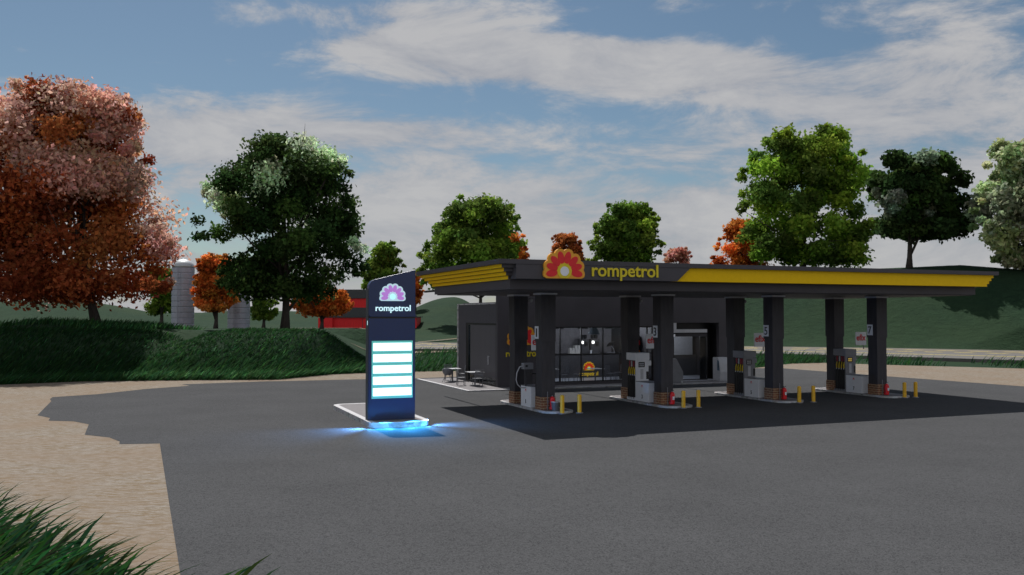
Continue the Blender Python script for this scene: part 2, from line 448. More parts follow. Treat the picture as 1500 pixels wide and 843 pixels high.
def near_spot(x,y,L): 
    sp.append((x,y,max(height(x,y),.03)-.02,L,R.uniform(.035,.11),rad(R.uniform(18,66)),rad(R.gauss(8,30)),tuple(v*R.uniform(.5,1.3) for v in gcol())))
for i in range(1700):
    t=R.random(); x=-15.2+9.6*t+R.gauss(0,.35); lim=21.6-8.4*t
    y=lim-abs(R.gauss(0,1.5))-.5
    near_spot(x,y,R.uniform(.55,1.5)*(1.1-.35*t))
for i in range(600):
    x=R.uniform(-15,-6.5); near_spot(x,R.uniform(9.5,14.6-.35*(x+12)),R.uniform(.9,1.7))
for i in range(16):
    x=R.uniform(-6.4,-3.6); near_spot(x,R.uniform(12.7,13.45),R.uniform(.45,.8))
blades('foreground_grass', sp)

# ------------------------------------------------------------------ trees
def jit(c,k=.25):
    f=R.uniform(1-k,1+k); return (c[0]*f*R.uniform(.9,1.1),c[1]*f*R.uniform(.9,1.1),c[2]*f*R.uniform(.9,1.1))
def tree(name,label,D,outline,trunk_px,base_py,trunk_w,cols,pale=(),litcol=(.6,.5,.45),nclump=60,nleaf=200,ls=.3,group=None,cr=(.10,.17),lean=0,basez=None,limbs=9,bare=0,depth=.85,crbase=None):
    """outline: (py,pxL,pxR) rows top to bottom; the crown is grown in real metres at distance D, as deep as it is wide"""
    k=D/F; nclump=int(nclump*1.55); ls=ls*.96; nleaf=int(nleaf*1.3)
    cols=[tuple(v*1.75 for v in c) for c in cols]
    bx,by=far(trunk_px,D),D
    bz=height(bx,by) if basez is None else basez
    root=thing(name,label,'tree',(bx,by,bz-.1),0,group)
    rows=[((zat(py,D)-bz), (l-trunk_px)*k, (r-trunk_px)*k) for py,l,r in outline]
    rows.sort()
    ztop,zbot=rows[-1][0],rows[0][0]
    def span(z):
        for (a,l,r),(c,l2,r2) in zip(rows,rows[1:]):
            if a<=z<=c:
                t=(z-a)/(c-a); return l+(l2-l)*t, r+(r2-r)*t
        return rows[-1][1:] if z>ztop else rows[0][1:]
    W=max(r-l for _,l,r in rows)
    # clumps
    cl=[]; tries=0
    while len(cl)<nclump and tries<nclump*60:
        tries+=1
        z=R.uniform(zbot,ztop); l,r=span(z); hw=(r-l)/2
        rr=R.uniform(*cr)*W*.5*1.25; rr=min(rr,max(hw*.75,.1*W))
        x=R.uniform(l+rr*1.0,r-rr*1.0) if r-l>2.1*rr else (l+r)/2
        dd=math.sqrt(max(0,1-((x-(l+r)/2)/max(hw,.1))**2))*hw*depth
        y=R.uniform(-dd,dd)
        if z+rr*.9>ztop: z=ztop-rr*.9
        if z-rr*.8<zbot: z=zbot+rr*.8
        px=trunk_px+x/k; py=462.7-(z+bz-4)/k
        p=any(((px-a)**2+(py-c)**2)<q*q*R.uniform(.5,1.2) for a,c,q in pale)  # pale clumps: backlit crown highlights put into the leaf colour
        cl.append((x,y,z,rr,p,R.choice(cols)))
    for i in range(int(nclump*.45)):                      # small sprigs that break the outline
        z=R.uniform(zbot+.05*(ztop-zbot),ztop); l,r=span(z); hw=(r-l)/2; a=R.uniform(0,2*math.pi); q=R.uniform(.86,1.04)
        if R.random()<.5: a=R.choice((0,math.pi))+R.gauss(0,.35)
        x=(l+r)/2+math.cos(a)*hw*q; y=math.sin(a)*hw*q*depth
        px=trunk_px+x/k; py=462.7-(z+bz-4)/k
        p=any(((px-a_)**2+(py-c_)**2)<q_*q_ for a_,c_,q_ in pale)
        cl.append((x,y,z,W*.5*R.uniform(.05,.10),p,R.choice(cols)))
    b=MB(); tint=[]
    for (x,y,z,rr,p,c) in cl:
        base=jit(litcol if p else c,.22)
        for i in range(nleaf if rr>W*.055 else nleaf//5):
            d=Vector((R.gauss(0,1),R.gauss(0,1),R.gauss(0,1))).normalized()
            q=d*rr*(R.random()**.5)*R.uniform(.75,1.38); q.z*=.78
            c0=Vector((x,y,z))+q
            s_=ls*R.uniform(.55,1.2)
            n=(d*.6+Vector((R.gauss(0,1),R.gauss(0,1),R.gauss(.3,1)))).normalized()
            a=n.cross(Vector((R.gauss(0,1),R.gauss(0,1),R.gauss(0,1)))).normalized(); e=n.cross(a)
            b.add([c0-a*s_*.5, c0-e*s_*.32+n*s_*.08, c0+a*s_*.5, c0+e*s_*.32+n*s_*.08],[(0,1,2,3)])
            tint.append(jit(base,.3))
    b.build('crown',M_leaf,root,tint=tint)
    # trunk and limbs
    t=MB(); tw=trunk_w*k/2
    ht=zbot+(ztop-zbot)*.72
    path=[]; rads=[]
    for i in range(9):
        f=i/8; path.append((lean*k*(f if f<.35 else .35)+math.sin(f*5)*tw*.35, math.cos(f*4)*tw*.3, ht*f)); rads.append(tw*(1.35 if i==0 else (1.0-.82*f)))
    t.tube(path,rads,9)
    for i in range(limbs):
        c=cl[R.randrange(len(cl))]; f=R.uniform(.22,.62) if zbot<ht*.4 else R.uniform(.45,.8)
        j=min(7,int(f*8)); s0=Vector(path[j]); e0=Vector((c[0],c[1],c[2]))
        if e0.z<s0.z: e0.z=s0.z+R.uniform(.3,1)
        mid=(s0+e0)/2+Vector((R.uniform(-1,1),R.uniform(-1,1),R.uniform(-.5,.6)))*W*.03
        t.tube([s0,mid,e0],[rads[j]*.55,rads[j]*.33,rads[j]*.08],6)
    for i in range(bare):
        c=cl[R.randrange(len(cl))]; s0=Vector((c[0],c[1],c[2])); e0=s0+Vector((R.uniform(-.5,.5),-R.random(),R.uniform(.5,1.3)))*W*.10
        t.tube([s0,(s0+e0)/2+Vector((.1,0,0)),e0],[tw*.12,tw*.08,tw*.02],5)
    t.build('trunk',M_bark,root,smooth=True)
    return root
RED=[(.20,.052,.020),(.25,.072,.024),(.15,.038,.018),(.28,.098,.036)]
ORG=[(.34,.098,.020),(.43,.145,.030),(.27,.066,.016),(.38,.16,.04)]
DGR=[(.030,.056,.017),(.042,.075,.020),(.022,.044,.014)]
MGR=[(.105,.165,.025),(.075,.125,.02),(.14,.21,.03),(.06,.10,.02)]
tree('maple_tree','huge rust red tree with pale pink highlights tinted into its upper leaves on the grass bank at the left',66,
 [(122,70,150),(138,0,178),(165,-40,192),(200,-60,205),(250,-80,228),(300,-90,234),(345,-95,243),(375,-90,246),(405,-85,242),(430,-60,230),(447,-40,200)],
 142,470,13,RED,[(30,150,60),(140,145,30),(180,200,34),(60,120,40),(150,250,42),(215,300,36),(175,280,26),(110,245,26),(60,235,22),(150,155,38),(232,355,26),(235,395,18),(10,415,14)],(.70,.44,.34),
 nclump=120,nleaf=330,ls=.42,cr=(.13,.21),lean=-75,limbs=16,bare=14)
tree('broadleaf_tree','tall dark green tree with pale highlights tinted into its leaves between the silos and the red barn',76,
 [(197,395,425),(212,370,478),(228,345,505),(262,322,512),(280,300,514),(310,306,520),(330,292,530),(352,290,538),(380,292,546),(402,308,515),(425,335,500),(440,350,480)],
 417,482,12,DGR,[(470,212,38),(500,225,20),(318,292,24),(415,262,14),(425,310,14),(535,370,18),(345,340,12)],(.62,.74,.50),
 nclump=95,nleaf=300,ls=.40,cr=(.12,.19),limbs=15,bare=8)
G='trees in a row on the grassy hills'
tree('broadleaf_tree','mid green tree rising behind the left corner of the canopy',185,
 [(288,672,735),(310,652,756),(340,634,762),(372,616,765),(400,614,766),(428,628,748)],703,445,6,MGR,nclump=80,nleaf=190,ls=.95,cr=(.13,.2),basez=2.5,group=G)
tree('maple_tree','orange tree behind the canopy just left of the flower emblem',205,
 [(338,728,764),(360,718,771),(390,712,778),(415,714,778)],745,440,5,ORG,nclump=42,nleaf=170,ls=.85,cr=(.2,.3),basez=3,group=G)
tree('maple_tree','orange brown tree directly behind the flower emblem',205,
 [(341,812,845),(362,806,853),(388,802,858),(415,802,858)],829,440,5,[(.24,.075,.022),(.28,.095,.03),(.18,.048,.02)],nclump=40,nleaf=170,ls=.85,cr=(.2,.3),basez=3,group=G)
tree('broadleaf_tree','round green tree behind the canopy above the yellow lettering',185,
 [(296,888,945),(318,873,964),(350,868,968),(380,863,970),(410,868,968)],916,440,6,MGR,nclump=66,nleaf=190,ls=.95,cr=(.15,.23),basez=3,group=G)
tree('maple_tree','small pinkish brown tree just showing over the canopy edge',215,
 [(363,980,1006),(376,969,1015),(400,966,1016),(415,968,1014)],992,440,5,[(.38,.20,.15),(.30,.12,.09),(.45,.27,.21)],nclump=22,nleaf=150,ls=.8,cr=(.2,.3),basez=4,group=G)
tree('maple_tree','bright orange tree at the left foot of the biggest green tree',190,
 [(320,1070,1094),(345,1057,1118),(375,1044,1128),(400,1040,1132),(415,1042,1132)],1086,440,6,ORG,nclump=36,nleaf=190,ls=.85,cr=(.17,.26),basez=6,group=G)
tree('broadleaf_tree','biggest bright green tree standing on the hill behind the canopy',176,
 [(184,1216,1236),(196,1130,1244),(225,1106,1262),(262,1088,1270),(300,1092,1274),(340,1084,1282),(370,1096,1282),(392,1135,1276)],
 1177,415,9,[(.115,.18,.022),(.08,.135,.02),(.16,.24,.03),(.06,.10,.02)],nclump=85,nleaf=260,ls=.95,cr=(.12,.18),group=G,limbs=12)
tree('broadleaf_tree','dark green tree with two rounded heads and a bare trunk on the hilltop',122,
 [(222,1300,1385),(232,1286,1392),(255,1279,1406),(290,1277,1414),(330,1286,1419),(350,1300,1416)],
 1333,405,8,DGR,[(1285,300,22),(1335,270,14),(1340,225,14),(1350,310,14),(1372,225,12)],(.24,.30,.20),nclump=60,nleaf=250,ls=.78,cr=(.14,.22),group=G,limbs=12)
tree('broadleaf_tree','pale green tree cut off by the right edge of the picture',113,
 [(206,1466,1530),(240,1449,1545),(270,1440,1560),(300,1431,1570),(340,1423,1580),(368,1448,1570),(392,1480,1560)],
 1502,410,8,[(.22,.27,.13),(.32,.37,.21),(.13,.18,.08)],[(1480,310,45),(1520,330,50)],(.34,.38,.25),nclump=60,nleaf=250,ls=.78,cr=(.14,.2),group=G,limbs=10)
G2='small trees on the farmland at the left'
tree('broadleaf_tree','light green tree half hidden behind the left silo',175,
 [(392,222,256),(410,212,262),(435,206,266),(462,214,264)],236,482,6,MGR,nclump=26,nleaf=150,ls=.8,cr=(.2,.3),basez=1.6,group=G2)
tree('maple_tree','orange tree standing between the two grey silos',142,
 [(372,292,330),(385,288,338),(410,285,344),(440,284,346),(456,292,340)],316,480,6,ORG,nclump=62,nleaf=190,ls=.6,cr=(.17,.26),basez=1.9,group=G2)
tree('broadleaf_tree','light green tree peeping out right of the second silo',175,
 [(405,362,400),(430,358,408),(452,364,408),(468,374,400)],386,480,5,MGR,nclump=20,nleaf=140,ls=.75,cr=(.2,.3),basez=1.5,group=G2)
tree('broadleaf_tree','mid green tree behind the red barn beside the price tower',215,
 [(355,552,578),(378,538,588),(400,530,592),(425,528,592)],560,470,6,MGR,nclump=32,nleaf=160,ls=.95,cr=(.17,.26),basez=2,group=G2)
tree('maple_tree','low spreading orange tree in front of the red barn roof',120,
 [(414,428,470),(428,422,508),(445,424,516),(456,436,512),(462,450,500)],471,480,6,ORG,nclump=44,nleaf=180,ls=.5,cr=(.14,.22),basez=2.2,group=G2,depth=.5)
tree('maple_tree','orange tree partly hidden behind the top of the price tower',210,
 [(398,600,616),(418,594,622),(438,598,620),(446,602,616)],608,470,4,ORG,nclump=18,nleaf=130,ls=.75,cr=(.25,.35),basez=3,group=G2)

# ------------------------------------------------------------------ silos and barn
def silo(label,px,top_py,D=150,w=31):
    x=far(px,D); z=zat(483,D); r=w*D/F/2; H=zat(top_py,D)-z
    t=thing('grain_silo',label,'silo',(x,D,z),0,'grain silos on the farmland')
    prof=[]; n=11; hb=H-r*.8
    for i in range(n):
        a,c=hb*i/n,hb*(i+1)/n
        prof+=[(r,a),(r*1.025,a+.12*(c-a)),(r*1.025,c-.14*(c-a)),(r*.985,c-.02*(c-a))]
    MB().lathe(prof,seg=32).build('body',M_silo,t,smooth=False)
    dome=[(r*1.03*math.cos(rad(a)),hb+r*.8*math.sin(rad(a))) for a in range(0,90,12)]+[(.15,H),(.12,H+.12)]
    MB().lathe(dome,seg=32).build('dome',M_silod,t,smooth=True)
    m=MB()
    for s in (-.22,.22): m.tube([(s,-r*1.03-.08,0),(s,-r*1.03-.08,hb)],.03,5)
    for i in range(int(hb/.5)): m.tube([(-.22,-r*1.03-.08,.3+i*.5),(.22,-r*1.03-.08,.3+i*.5)],.02,4)
    m.build('ladder',M_silo,t); return t
silo('tall grey ribbed silo with rounded dome, left of the orange tree',268,380)
silo('grey ribbed silo partly hidden by the dark green tree',350,384)
D=182; k=D/F; bz=1.35
t=thing('red_barn','long red barn with dark grey roof bands behind the price tower','barn',(far(540,D),D,bz),0)
w=19.6; lw=2.3
box('wall',M_barn,t,-w/2,w/2,0,9,0,lw)
m=MB(); m.prism([(-w/2-.4,lw-.05),(w/2+.4,lw-.05),(w/2-1.2,lw+2.0),(-w/2+3.4,lw+2.0)],-.35,-.15,'y'); m.box(-w/2-.4,w/2+.4,-.2,9.4,lw,lw+.18)
m.build('lean_to_roof',M_barnr,t)
box('upper_wall',M_barn,t,-w/2+4.2,w/2-1.6,.4,8.6,lw+1.7,lw+4.0)
m=MB(); m.prism([(-w/2+3.9,lw+3.9),(w/2-1.3,lw+3.9),(w/2-2.2,lw+5.7),(-w/2+4.9,lw+5.7)],.1,.35,'y'); m.prism([(.1,lw+3.9),(8.9,lw+3.9),(4.5,lw+5.8)],-w/2+4.6,w/2-2.0,'x'); m.build('roof',M_barnr,t)
d_=box('door',M_barn,t,-1.2,1.2,-.07,-.003,0,2.0)
m=MB(); m.box(-1.25,-1.17,-.10,-.071,0,2.05); m.box(1.17,1.25,-.10,-.071,0,2.05); m.box(-1.25,1.25,-.10,-.071,1.97,2.05); m.build('frame',M_barnr,d_)
box('side_bay',M_barn,t,-w/2-.3,-w/2+2.6,-1.0,-.36,0,lw-.15)

# ------------------------------------------------------------------ fuel canopy
U0,U1,V0,V1=11.67,36.7,29.7,40.4
UC,VC=(U0+U1)/2,(V0+V1)/2
can=thing('fuel_canopy','long dark grey fuel canopy with yellow stripe, flower emblem and yellow lettering','canopy',S(UC,VC,0),A)
hu,hv=(U1-U0)/2,(V1-V0)/2
def X(u): return u-UC
def Y(v): return v-VC
box('roof_slab',M_dark,can,-hu,hu,-hv,hv,5.88,6.05)
ins=[.18,.32,.46,.60]; zb=[5.88,5.745,5.61,5.475,5.34]
m=MB(); ye=MB()
for i,d in enumerate(ins):
    z1,z0=zb[i]-.0005,zb[i+1]+.0005
    m.box(-hu+d,hu-d,-hv+d,hv-d,z0+.003,z1-.003)
    e=.006
    # front stripe, slanted left end
    def ul(z): return 19.18+(z-5.34)/.54*.62
    # right end
    ye.box(hu-d-.139,hu-d+e,-hv+.665,hv-d,z0+.001,z1-.001)
    # left end
    ye.box(-hu+d-e,-hu+d+.10,-hv+d+.02,hv-d-.02,z0+.001,z1-.008)
P=[(X(ul(5.345)),5.345)]
for i in (3,2,1,0): P+=[(hu-ins[i]+.006,zb[i+1]+(.005 if i==3 else .001)),(hu-ins[i]+.006,zb[i]-.003)]
P+=[(X(ul(5.877)),5.877)]
ye.prism(P,Y(V0+.15),Y(V0+.66),'y')
m.build('fascia',M_dark,can)
st_=ye.build('yellow_stripe',M_yellow,can)
m=MB().box(-hu+.7,hu-.7,-hv+.7,hv-.7,4.98,5.338); m.build('lower_band',M_dark,can)
m=MB().box(-hu+.8,hu-.8,-hv+.8,hv-.8,4.94,4.978); m.build('soffit',M_dark2,can)
MB().prism([(X(12.35),5.345),(X(ul(5.345))-.01,5.345),(X(ul(5.875))-.01,5.875),(X(12.35),5.875)],Y(29.72),Y(30.25),'y').build('lettering_board',M_dark,can)
for u in (13.4,16.6,20.3,23.6,27.0,30.2):
    box('tie_beam',M_black,can,X(u),X(u)+.10,hv-.69,hv+4.45,5.20,5.30)
def flower(parent, cx, z0, w, y, mO, mR, mY, mW, thick=.10, part='emblem'):
    Rr=w/2*.96; cz=z0+.32*Rr
    angs=[-9,17,45,75,105,135,163,189]
    pts=[]
    for a in range(-24,205,3):
        th=rad(a); best=0
        for q in angs:
            d=rad(a-q); cc=.75*Rr; r0=.27*Rr
            disc=r0*r0-(cc*math.sin(d))**2
            if disc>0 and math.cos(d)>0: best=max(best,cc*math.cos(d)+math.sqrt(disc))
        best=max(best,.84*Rr)
        x,z=best*math.cos(th),best*math.sin(th)
        if z>=-.26*Rr: pts.append((cx+x,cz+z))
    pts=[(cx+Rr*.84,z0)]+pts+[(cx-Rr*.84,z0)]
    root=MB().prism(pts,y-thick,y,'y').build(part,mO,parent)
    f=MB()
    for a in angs:
        th=rad(a); c=(cx+.62*Rr*math.cos(th),cz+.62*Rr*math.sin(th)); P=[]
        for k_ in range(20):
            t_=2*math.pi*k_/20; a_=.28*Rr*math.cos(t_); b_=.155*Rr*math.sin(t_)
            P.append((c[0]+a_*math.cos(th)-b_*math.sin(th), max(z0+.01,c[1]+a_*math.sin(th)+b_*math.cos(th))))
        f.prism(P,y-thick-.012,y-thick+.002,'y')
    f.build('petals',mR,root)
    ci=lambda r: [(cx+r*math.cos(2*math.pi*q/28),max(z0+.012,cz+r*math.sin(2*math.pi*q/28))) for q in range(28)]
    MB().prism(ci(.35*Rr),y-thick-.020,y-thick+.001,'y').build('ring',mY,root)
    MB().prism(ci(.21*Rr),y-thick-.030,y-thick+.001,'y').build('core',mW,root)
    return root
flower(can, X(14.22), 5.37, 1.74, Y(29.70)-.001, M_orange, M_red, M_lemon, M_white)
o=text('lettering','rompetrol',M_lemon,can,2.88,.475,.04,.016); o.location=(X(16.84),Y(29.699),5.485)

# pillars
pil=thing('canopy_pillar','x','pillar',(0,0,0),A,'dark canopy pillars on brick bases')
box('shaft',M_dark2,pil,-.295,.295,-.295,.295,.60,4.86)
box('upper_cladding',M_dark2,pil,-.325,.325,-.325,.325,2.93,4.855)
box('brick_base',M_brick,pil,-.32,.32,-.32,.32,.13,.66)
box('capital',M_lgrey,pil,-.38,.38,-.38,.38,4.862,4.936)
UU=[15.26,20.94,26.89,33.12]; names=['number 1','number 3','number 5','number 7']
pillars=[]
first=True
for i,u in enumerate(UU):
    for j in (0,1):
        lab=(f'front pillar bearing the {names[i]} plate' if j==0 else
             ['rear pillar behind the white cabinet, directly left of the one with number 1','rear pillar left of the white pump, in front of the shop window','rear pillar beside the cash machine and grey pump 5','rear pillar at the left of grey pump 7, against the green hill'][i])
        loc=S(u,33.6 if j==0 else 36.5,0)
        if first: pil.location=loc; pil['label']=lab; p=pil; first=False
        else: p=dup(pil,loc,None,lab)
        pillars.append((i,j,p))
for i,j,p in pillars:
    if j: continue
    pl=box('number_plate',M_white,p,-.345,-.3275,-.06,.30,3.04,3.56)
    n=text('numeral',str(2*i+1),M_digit,pl,.13 if i==0 else .22,.36,.006,.01,ref='3')
    n.rotation_euler=(0,0,rad(-90)); n.location=(-.346,.12,3.12)

# islands
def island(label, u0,u1, v0,v1, h=.15, r=.5, group='raised pump islands', name='pump_island', inner=.2):
    cu,cv=(u0+u1)/2,(v0+v1)/2
    t=thing(name,label,'kerbed island',S(cu,cv,0),A,group)
    def rr(hx,hy,r):
        P=[]
        for cx,cy,a0 in ((hx-r,-hy+r,-90),(hx-r,hy-r,0),(-hx+r,hy-r,90),(-hx+r,-hy+r,180)):
            for a in range(0,91,15): P.append((cx+r*math.cos(rad(a0+a)),cy+r*math.sin(rad(a0+a))))
        return P
    hx,hy=(u1-u0)/2,(v1-v0)/2
    MB().prism(rr(hx,hy,r),-.02,h-.012).build('kerb',M_kerb,t)
    # top ring
    o=rr(hx,hy,r); q=rr(hx-inner,hy-inner,max(.05,r-inner)); n=len(o)
    m=MB(); vs=[(x,y,h) for x,y in o]+[(x,y,h) for x,y in q]+[(x,y,h-.0125) for x,y in o]+[(x,y,h-.0125) for x,y in q]
    fs=[(i,(i+1)%n,n+(i+1)%n,n+i) for i in range(n)]+[(2*n+i,2*n+(i+1)%n,(i+1)%n,i) for i in range(n)]+[(n+i,n+(i+1)%n,3*n+(i+1)%n,3*n+i) for i in range(n)]
    m.add(vs,fs); m.build('kerb_top',M_kerbt if name=='sign_island' else M_kerb,t)
    MB().prism(q,h-.011,h-.006).build('paving',M_pave,t)
    return t
for (a,c),nm in zip([(14.77,16.15),(20.36,21.88),(26.33,27.85),(32.6,34.25)],names):
    island(f'stone kerbed pump island under the pillar with {nm}',a,c,32.4,37.9,.15,.55,inner=.12)

# price tower island and tower
island('stone kerbed island with pale paving under the price tower',7.25,9.45,30.55,37.9,.25,.55,None,'sign_island',.22)
tw=thing('price_tower','tall navy price tower with five glowing panels on its own kerbed island','sign',S(8.205,31.62,0),A)
hw=.865
def tower_poly(z0):
    P=[(-hw+.05,z0),(hw,z0),(hw,5.68)]
    P+=[(-hw+.22,5.30),(-hw+.10,5.24),(-hw+.02,5.12),(-hw,5.0),(-hw,z0+.05)]
    return P
MB().prism(tower_poly(3.96),-.17,.17,'y').build('upper_panel',M_navy,tw,bevel=.012)
box('lower_panel',M_navy,tw,-hw,hw,-.17,.17,.245,3.90,.02)
box('seam',M_black,tw,-hw+.01,hw-.01,-.155,.155,3.895,3.965)
box('side_trim',M_navyed,tw,-hw-.03,-hw-.001,-.15,.15,.245,4.95)
box('panel_bloom',emis('teal_bloom',(.12,.50,.46),.42),tw,-.755,.765,-.188,-.172,1.02,3.09)  # glowing plate added to imitate bloom between the price panels
for i in range(5):
    zt=3.03-.4035*i
    f=box('price_panel',M_panel,tw,-.705,.715,-.205,-.189,zt-.300,zt-.015)
fl=flower(tw,.0,4.53,1.0,-.172,M_logoW,M_logoP,M_logoW,M_logoC,.03)
o=text('lettering','rompetrol',M_letter,tw,1.30,.215,.02,.016); o.location=(.03,-.172,4.17)
box('nameplate',M_letter,tw,-hw-.036,-hw-.031,-.13,-.09,3.66,3.82)
# lamp strips at the foot of the tower that give the blue pool of light
def spot(name,loc,to,energy,size,blend,col,soft=.08):
    ld=bpy.data.lights.new(name,'SPOT'); ld.energy=energy; ld.color=col; ld.spot_size=rad(size); ld.spot_blend=blend; ld.shadow_soft_size=soft
    lo=bpy.data.objects.new(name,ld); COL.objects.link(lo); lo.parent=tw; lo.location=loc
    lo.rotation_euler=(Vector(to)-Vector(loc)).to_track_quat('-Z','Y').to_euler()
spot('foot_light',(-.50,-.95,.70),(-.50,-1.6,0),800,92,.6,(.04,.38,1.0))
spot('foot_light',(.50,-.95,.70),(.60,-1.6,0),800,92,.6,(.04,.38,1.0))
spot('edge_light',(-.95,-.75,.45),(-2.2,-1.15,0),1200,88,1,(.14,.42,1.0))
spot('edge_light',(.95,-.75,.45),(2.4,-1.10,0),1200,88,1,(.14,.42,1.0))
for x in (-1.0,-.35,.35,1.0):
    ld=bpy.data.lights.new('kerb_light','POINT'); ld.energy=16; ld.color=(.07,.42,1.0); ld.shadow_soft_size=.04
    lo=bpy.data.objects.new('kerb_light',ld); COL.objects.link(lo); lo.parent=tw; lo.location=(x*1.08,-1.42 if abs(x)<.9 else -1.18,.14)

# ------------------------------------------------------------------ bollards, extinguishers, bin
bo=thing('bollard','x','bollard',(0,0,0),A,'yellow steel bollards at the island ends')
MB().lathe([(.085,0),(.085,.70),(.075,.735),(.04,.75)],seg=16).build('post',M_bol,bo,smooth=False)
MB().lathe([(.15,0),(.15,.02),(.09,.035)],seg=16).build('base_plate',M_grey,bo)
first=True
for i,(a,c) in enumerate([(15.42,16.19),(21.12,21.87),(27.25,28.05),(33.52,34.22)]):
    for s,u in (('left',a),('right',c)):
        lab=f'yellow bollard at the {s} of the pair in front of the pillar with {names[i]}'
        if first: bo.location=S(u,32.32,.066); bo['label']=lab; first=False
        else: dup(bo,S(u,32.32,.066),None,lab)
ex=thing('fire_extinguisher','x','extinguisher',(0,0,0),A,'red fire extinguishers by the front pillars')
MB().lathe([(.10,0),(.115,.03),(.115,.42),(.09,.49),(.035,.53)],seg=18).build('body',M_red,ex,smooth=False)
MB().lathe([(.03,.53),(.03,.58)],seg=10).build('valve',M_grey,ex)
m=MB(); m.tube([(.0,0,.57),(.09,-.02,.60)],.012,6); m.tube([(0,0,.57),(-.08,-.02,.62)],.012,6); m.build('handle',M_rubber,ex)
m=MB(); m.tube([(-.03,0,.56),(-.13,-.03,.5),(-.14,-.04,.25),(-.12,-.05,.1)],.014,6); m.build('hose',M_rubber,ex)
box('instruction_label',M_white,ex,-.05,.05,-.122,-.1165,.20,.34)
m=MB(); m.tube([(-.16,.10,-.05),(-.16,.10,.72)],.012,6); m.box(-.16,.13,.09,.115,.3,.33); m.build('stand',M_grey,ex)
first=True
for i,u in enumerate(UU):
    lab=f'red fire extinguisher at the brick base of the pillar with {names[i]}'
    loc=S(u+[.07,.10,.14,.04][i],33.08,.17)
    if first: ex.location=loc; ex['label']=lab; first=False
    else: dup(ex,loc,None,lab)
t=thing('litter_bucket','small grey metal bucket behind the left yellow bollard of island one','bucket',S(15.36,32.85,.145),A)
MB().lathe([(.13,0),(.17,.36),(.155,.36),(.12,.02)],seg=18).build('pail',M_bin,t)
MB().lathe([(.178,.34),(.178,.365),(.165,.365),(.165,.34)],seg=18).build('rim',M_lgrey,t)

# ------------------------------------------------------------------ fuel pumps
M_ny=mat('yellow_nozzle_plastic',(.70,.50,.01),.4); M_nr=mat('red_nozzle_plastic',(.30,.02,.04),.4)
def pump(i,label,mb,num):
    u=UU[i]; t=thing('fuel_pump',label,'fuel pump',S(u,35.3,.145),A,'fuel pumps between the pillars')
    # local: x from -.35 (left face) to .33, tall unit y .1...9, low cabinet y -1.0...1
    box('body',mb,t,-.28,.33,.10,.90,0,1.82,.01)
    h=box('header',mb,t,-.36,.36,.06,.94,1.82,2.15,.015)
    box('dark_bay',M_black,t,-.286,-.281,.14,.88,.05,1.80)
    box('bay_edge',mb,t,-.35,-.28,.06,.135,0,1.82)
    box('base_plinth',mb,t,-.35,-.28,.14,.90,0,.12)
    d=box('display',M_display,t,-.20,.12,.085,.098,1.50,1.74)
    m=MB()
    for r_ in range(2):
        for c_ in range(4): m.box(-.16+c_*.06,-.12+c_*.06,.08,.0845,1.54+r_*.09,1.60+r_*.09)
    m.build('digits',M_digit_led if i==3 else M_lgrey,d)
    box('face_panel',M_lgrey if i else M_white,t,-.10,.05,.088,.098,.95,1.42)
    box('side_arm',mb,t,.331,.62,.35,.60,1.55,1.78)
    box('gap_shadow_strip',M_black,t,.20,.32,.092,.098,.95,1.3)
    for k in range(4):
        y=.20+k*.17
        # holster with nozzle
        hb=box('nozzle_boot',M_nr if k in(0,1,3) else M_lgrey,t,-.32,-.287,y-.035,y+.035,1.52,1.78)
        m=MB(); m.tube([(-.31,y,1.50),(-.36,y-.01,1.36),(-.37,y-.02,1.20)],[.022,.03,.028],8,0); m.box(-.40,-.35,y-.05,y-.02,1.18,1.40,0)
        m.tube([(-.37,y-.01,1.20),(-.335,y+.02,1.32)],.012,6,0)
        m.build('nozzle',M_ny,t)
        m=MB(); m.tube([(-.37,y-.02,1.20),(-.39,y-.03,1.12)],.024,8); m.build('nozzle_grip',M_lgrey,t)
        m=MB(); m.tube([(-.39,y-.03,1.12),(-.40,y-.02,.92),(-.37,y+.05,.65),(-.40,y+.0,.38),(-.36,y+.07,.14),(-.33,y+.09,.03)],.018,8); m.build('hose',M_rubber,t,smooth=True)
    box('card_reader',M_black,t,.331,.345,.15,.30,.9,1.2)
    lowcab(t,num)
    return t
def lowcab(t,num):
    cb=box('low_cabinet',M_white,t,-.36,.30,-1.02,.055,0,.86,.012)
    cp=box('cabinet_top',M_grey,cb,-.37,.31,-1.03,.06,.861,.885)
    pr=MB()
    for k_ in range(7):
        a=rad(k_*30); pr.tube([(-.363,-.48+.012*math.cos(a),.70+.012*math.sin(a)),(-.363,-.48+.045*math.cos(a),.70+.045*math.sin(a))],.010,5)
    pr.box(-.366,-.3605,-.56,-.40,.655,.668); pr.build('printed_logo',M_redp,cb)
    n=text('numeral',num,M_digit,cb,.06 if num=='1' else .10,.17,.006,.01,ref='3'); n.rotation_euler=(0,0,rad(-90)); n.location=(-.362,-.48,.14)
pump(1,'white fuel pump with four yellow nozzles behind the pillar with number 3',M_white,'3')
pump(2,'grey fuel pump with white low cabinet numbered 5',M_grey,'5')
pump(3,'grey fuel pump with white low cabinet numbered 7 and open green hill behind',M_grey,'7')
t=thing('gas_dispenser','white low dispenser cabinet with grey hose box on the island of pillar 1','dispenser',S(UU[0],35.3,.145),A)
lowcab(t,'1')
box('dark_column',M_dark2,t,.0,.28,.25,.55,0,1.62)
hb=box('hose_box',M_grey,t,-.62,-.20,-.92,-.62,1.60,1.86)
box('socket',M_black,hb,-.56,-.46,-.935,-.921,1.70,1.78)
m=MB(); m.box(-.42,-.38,-.6,-.55,.86,1.62); m.build('bracket',M_dark2,t)
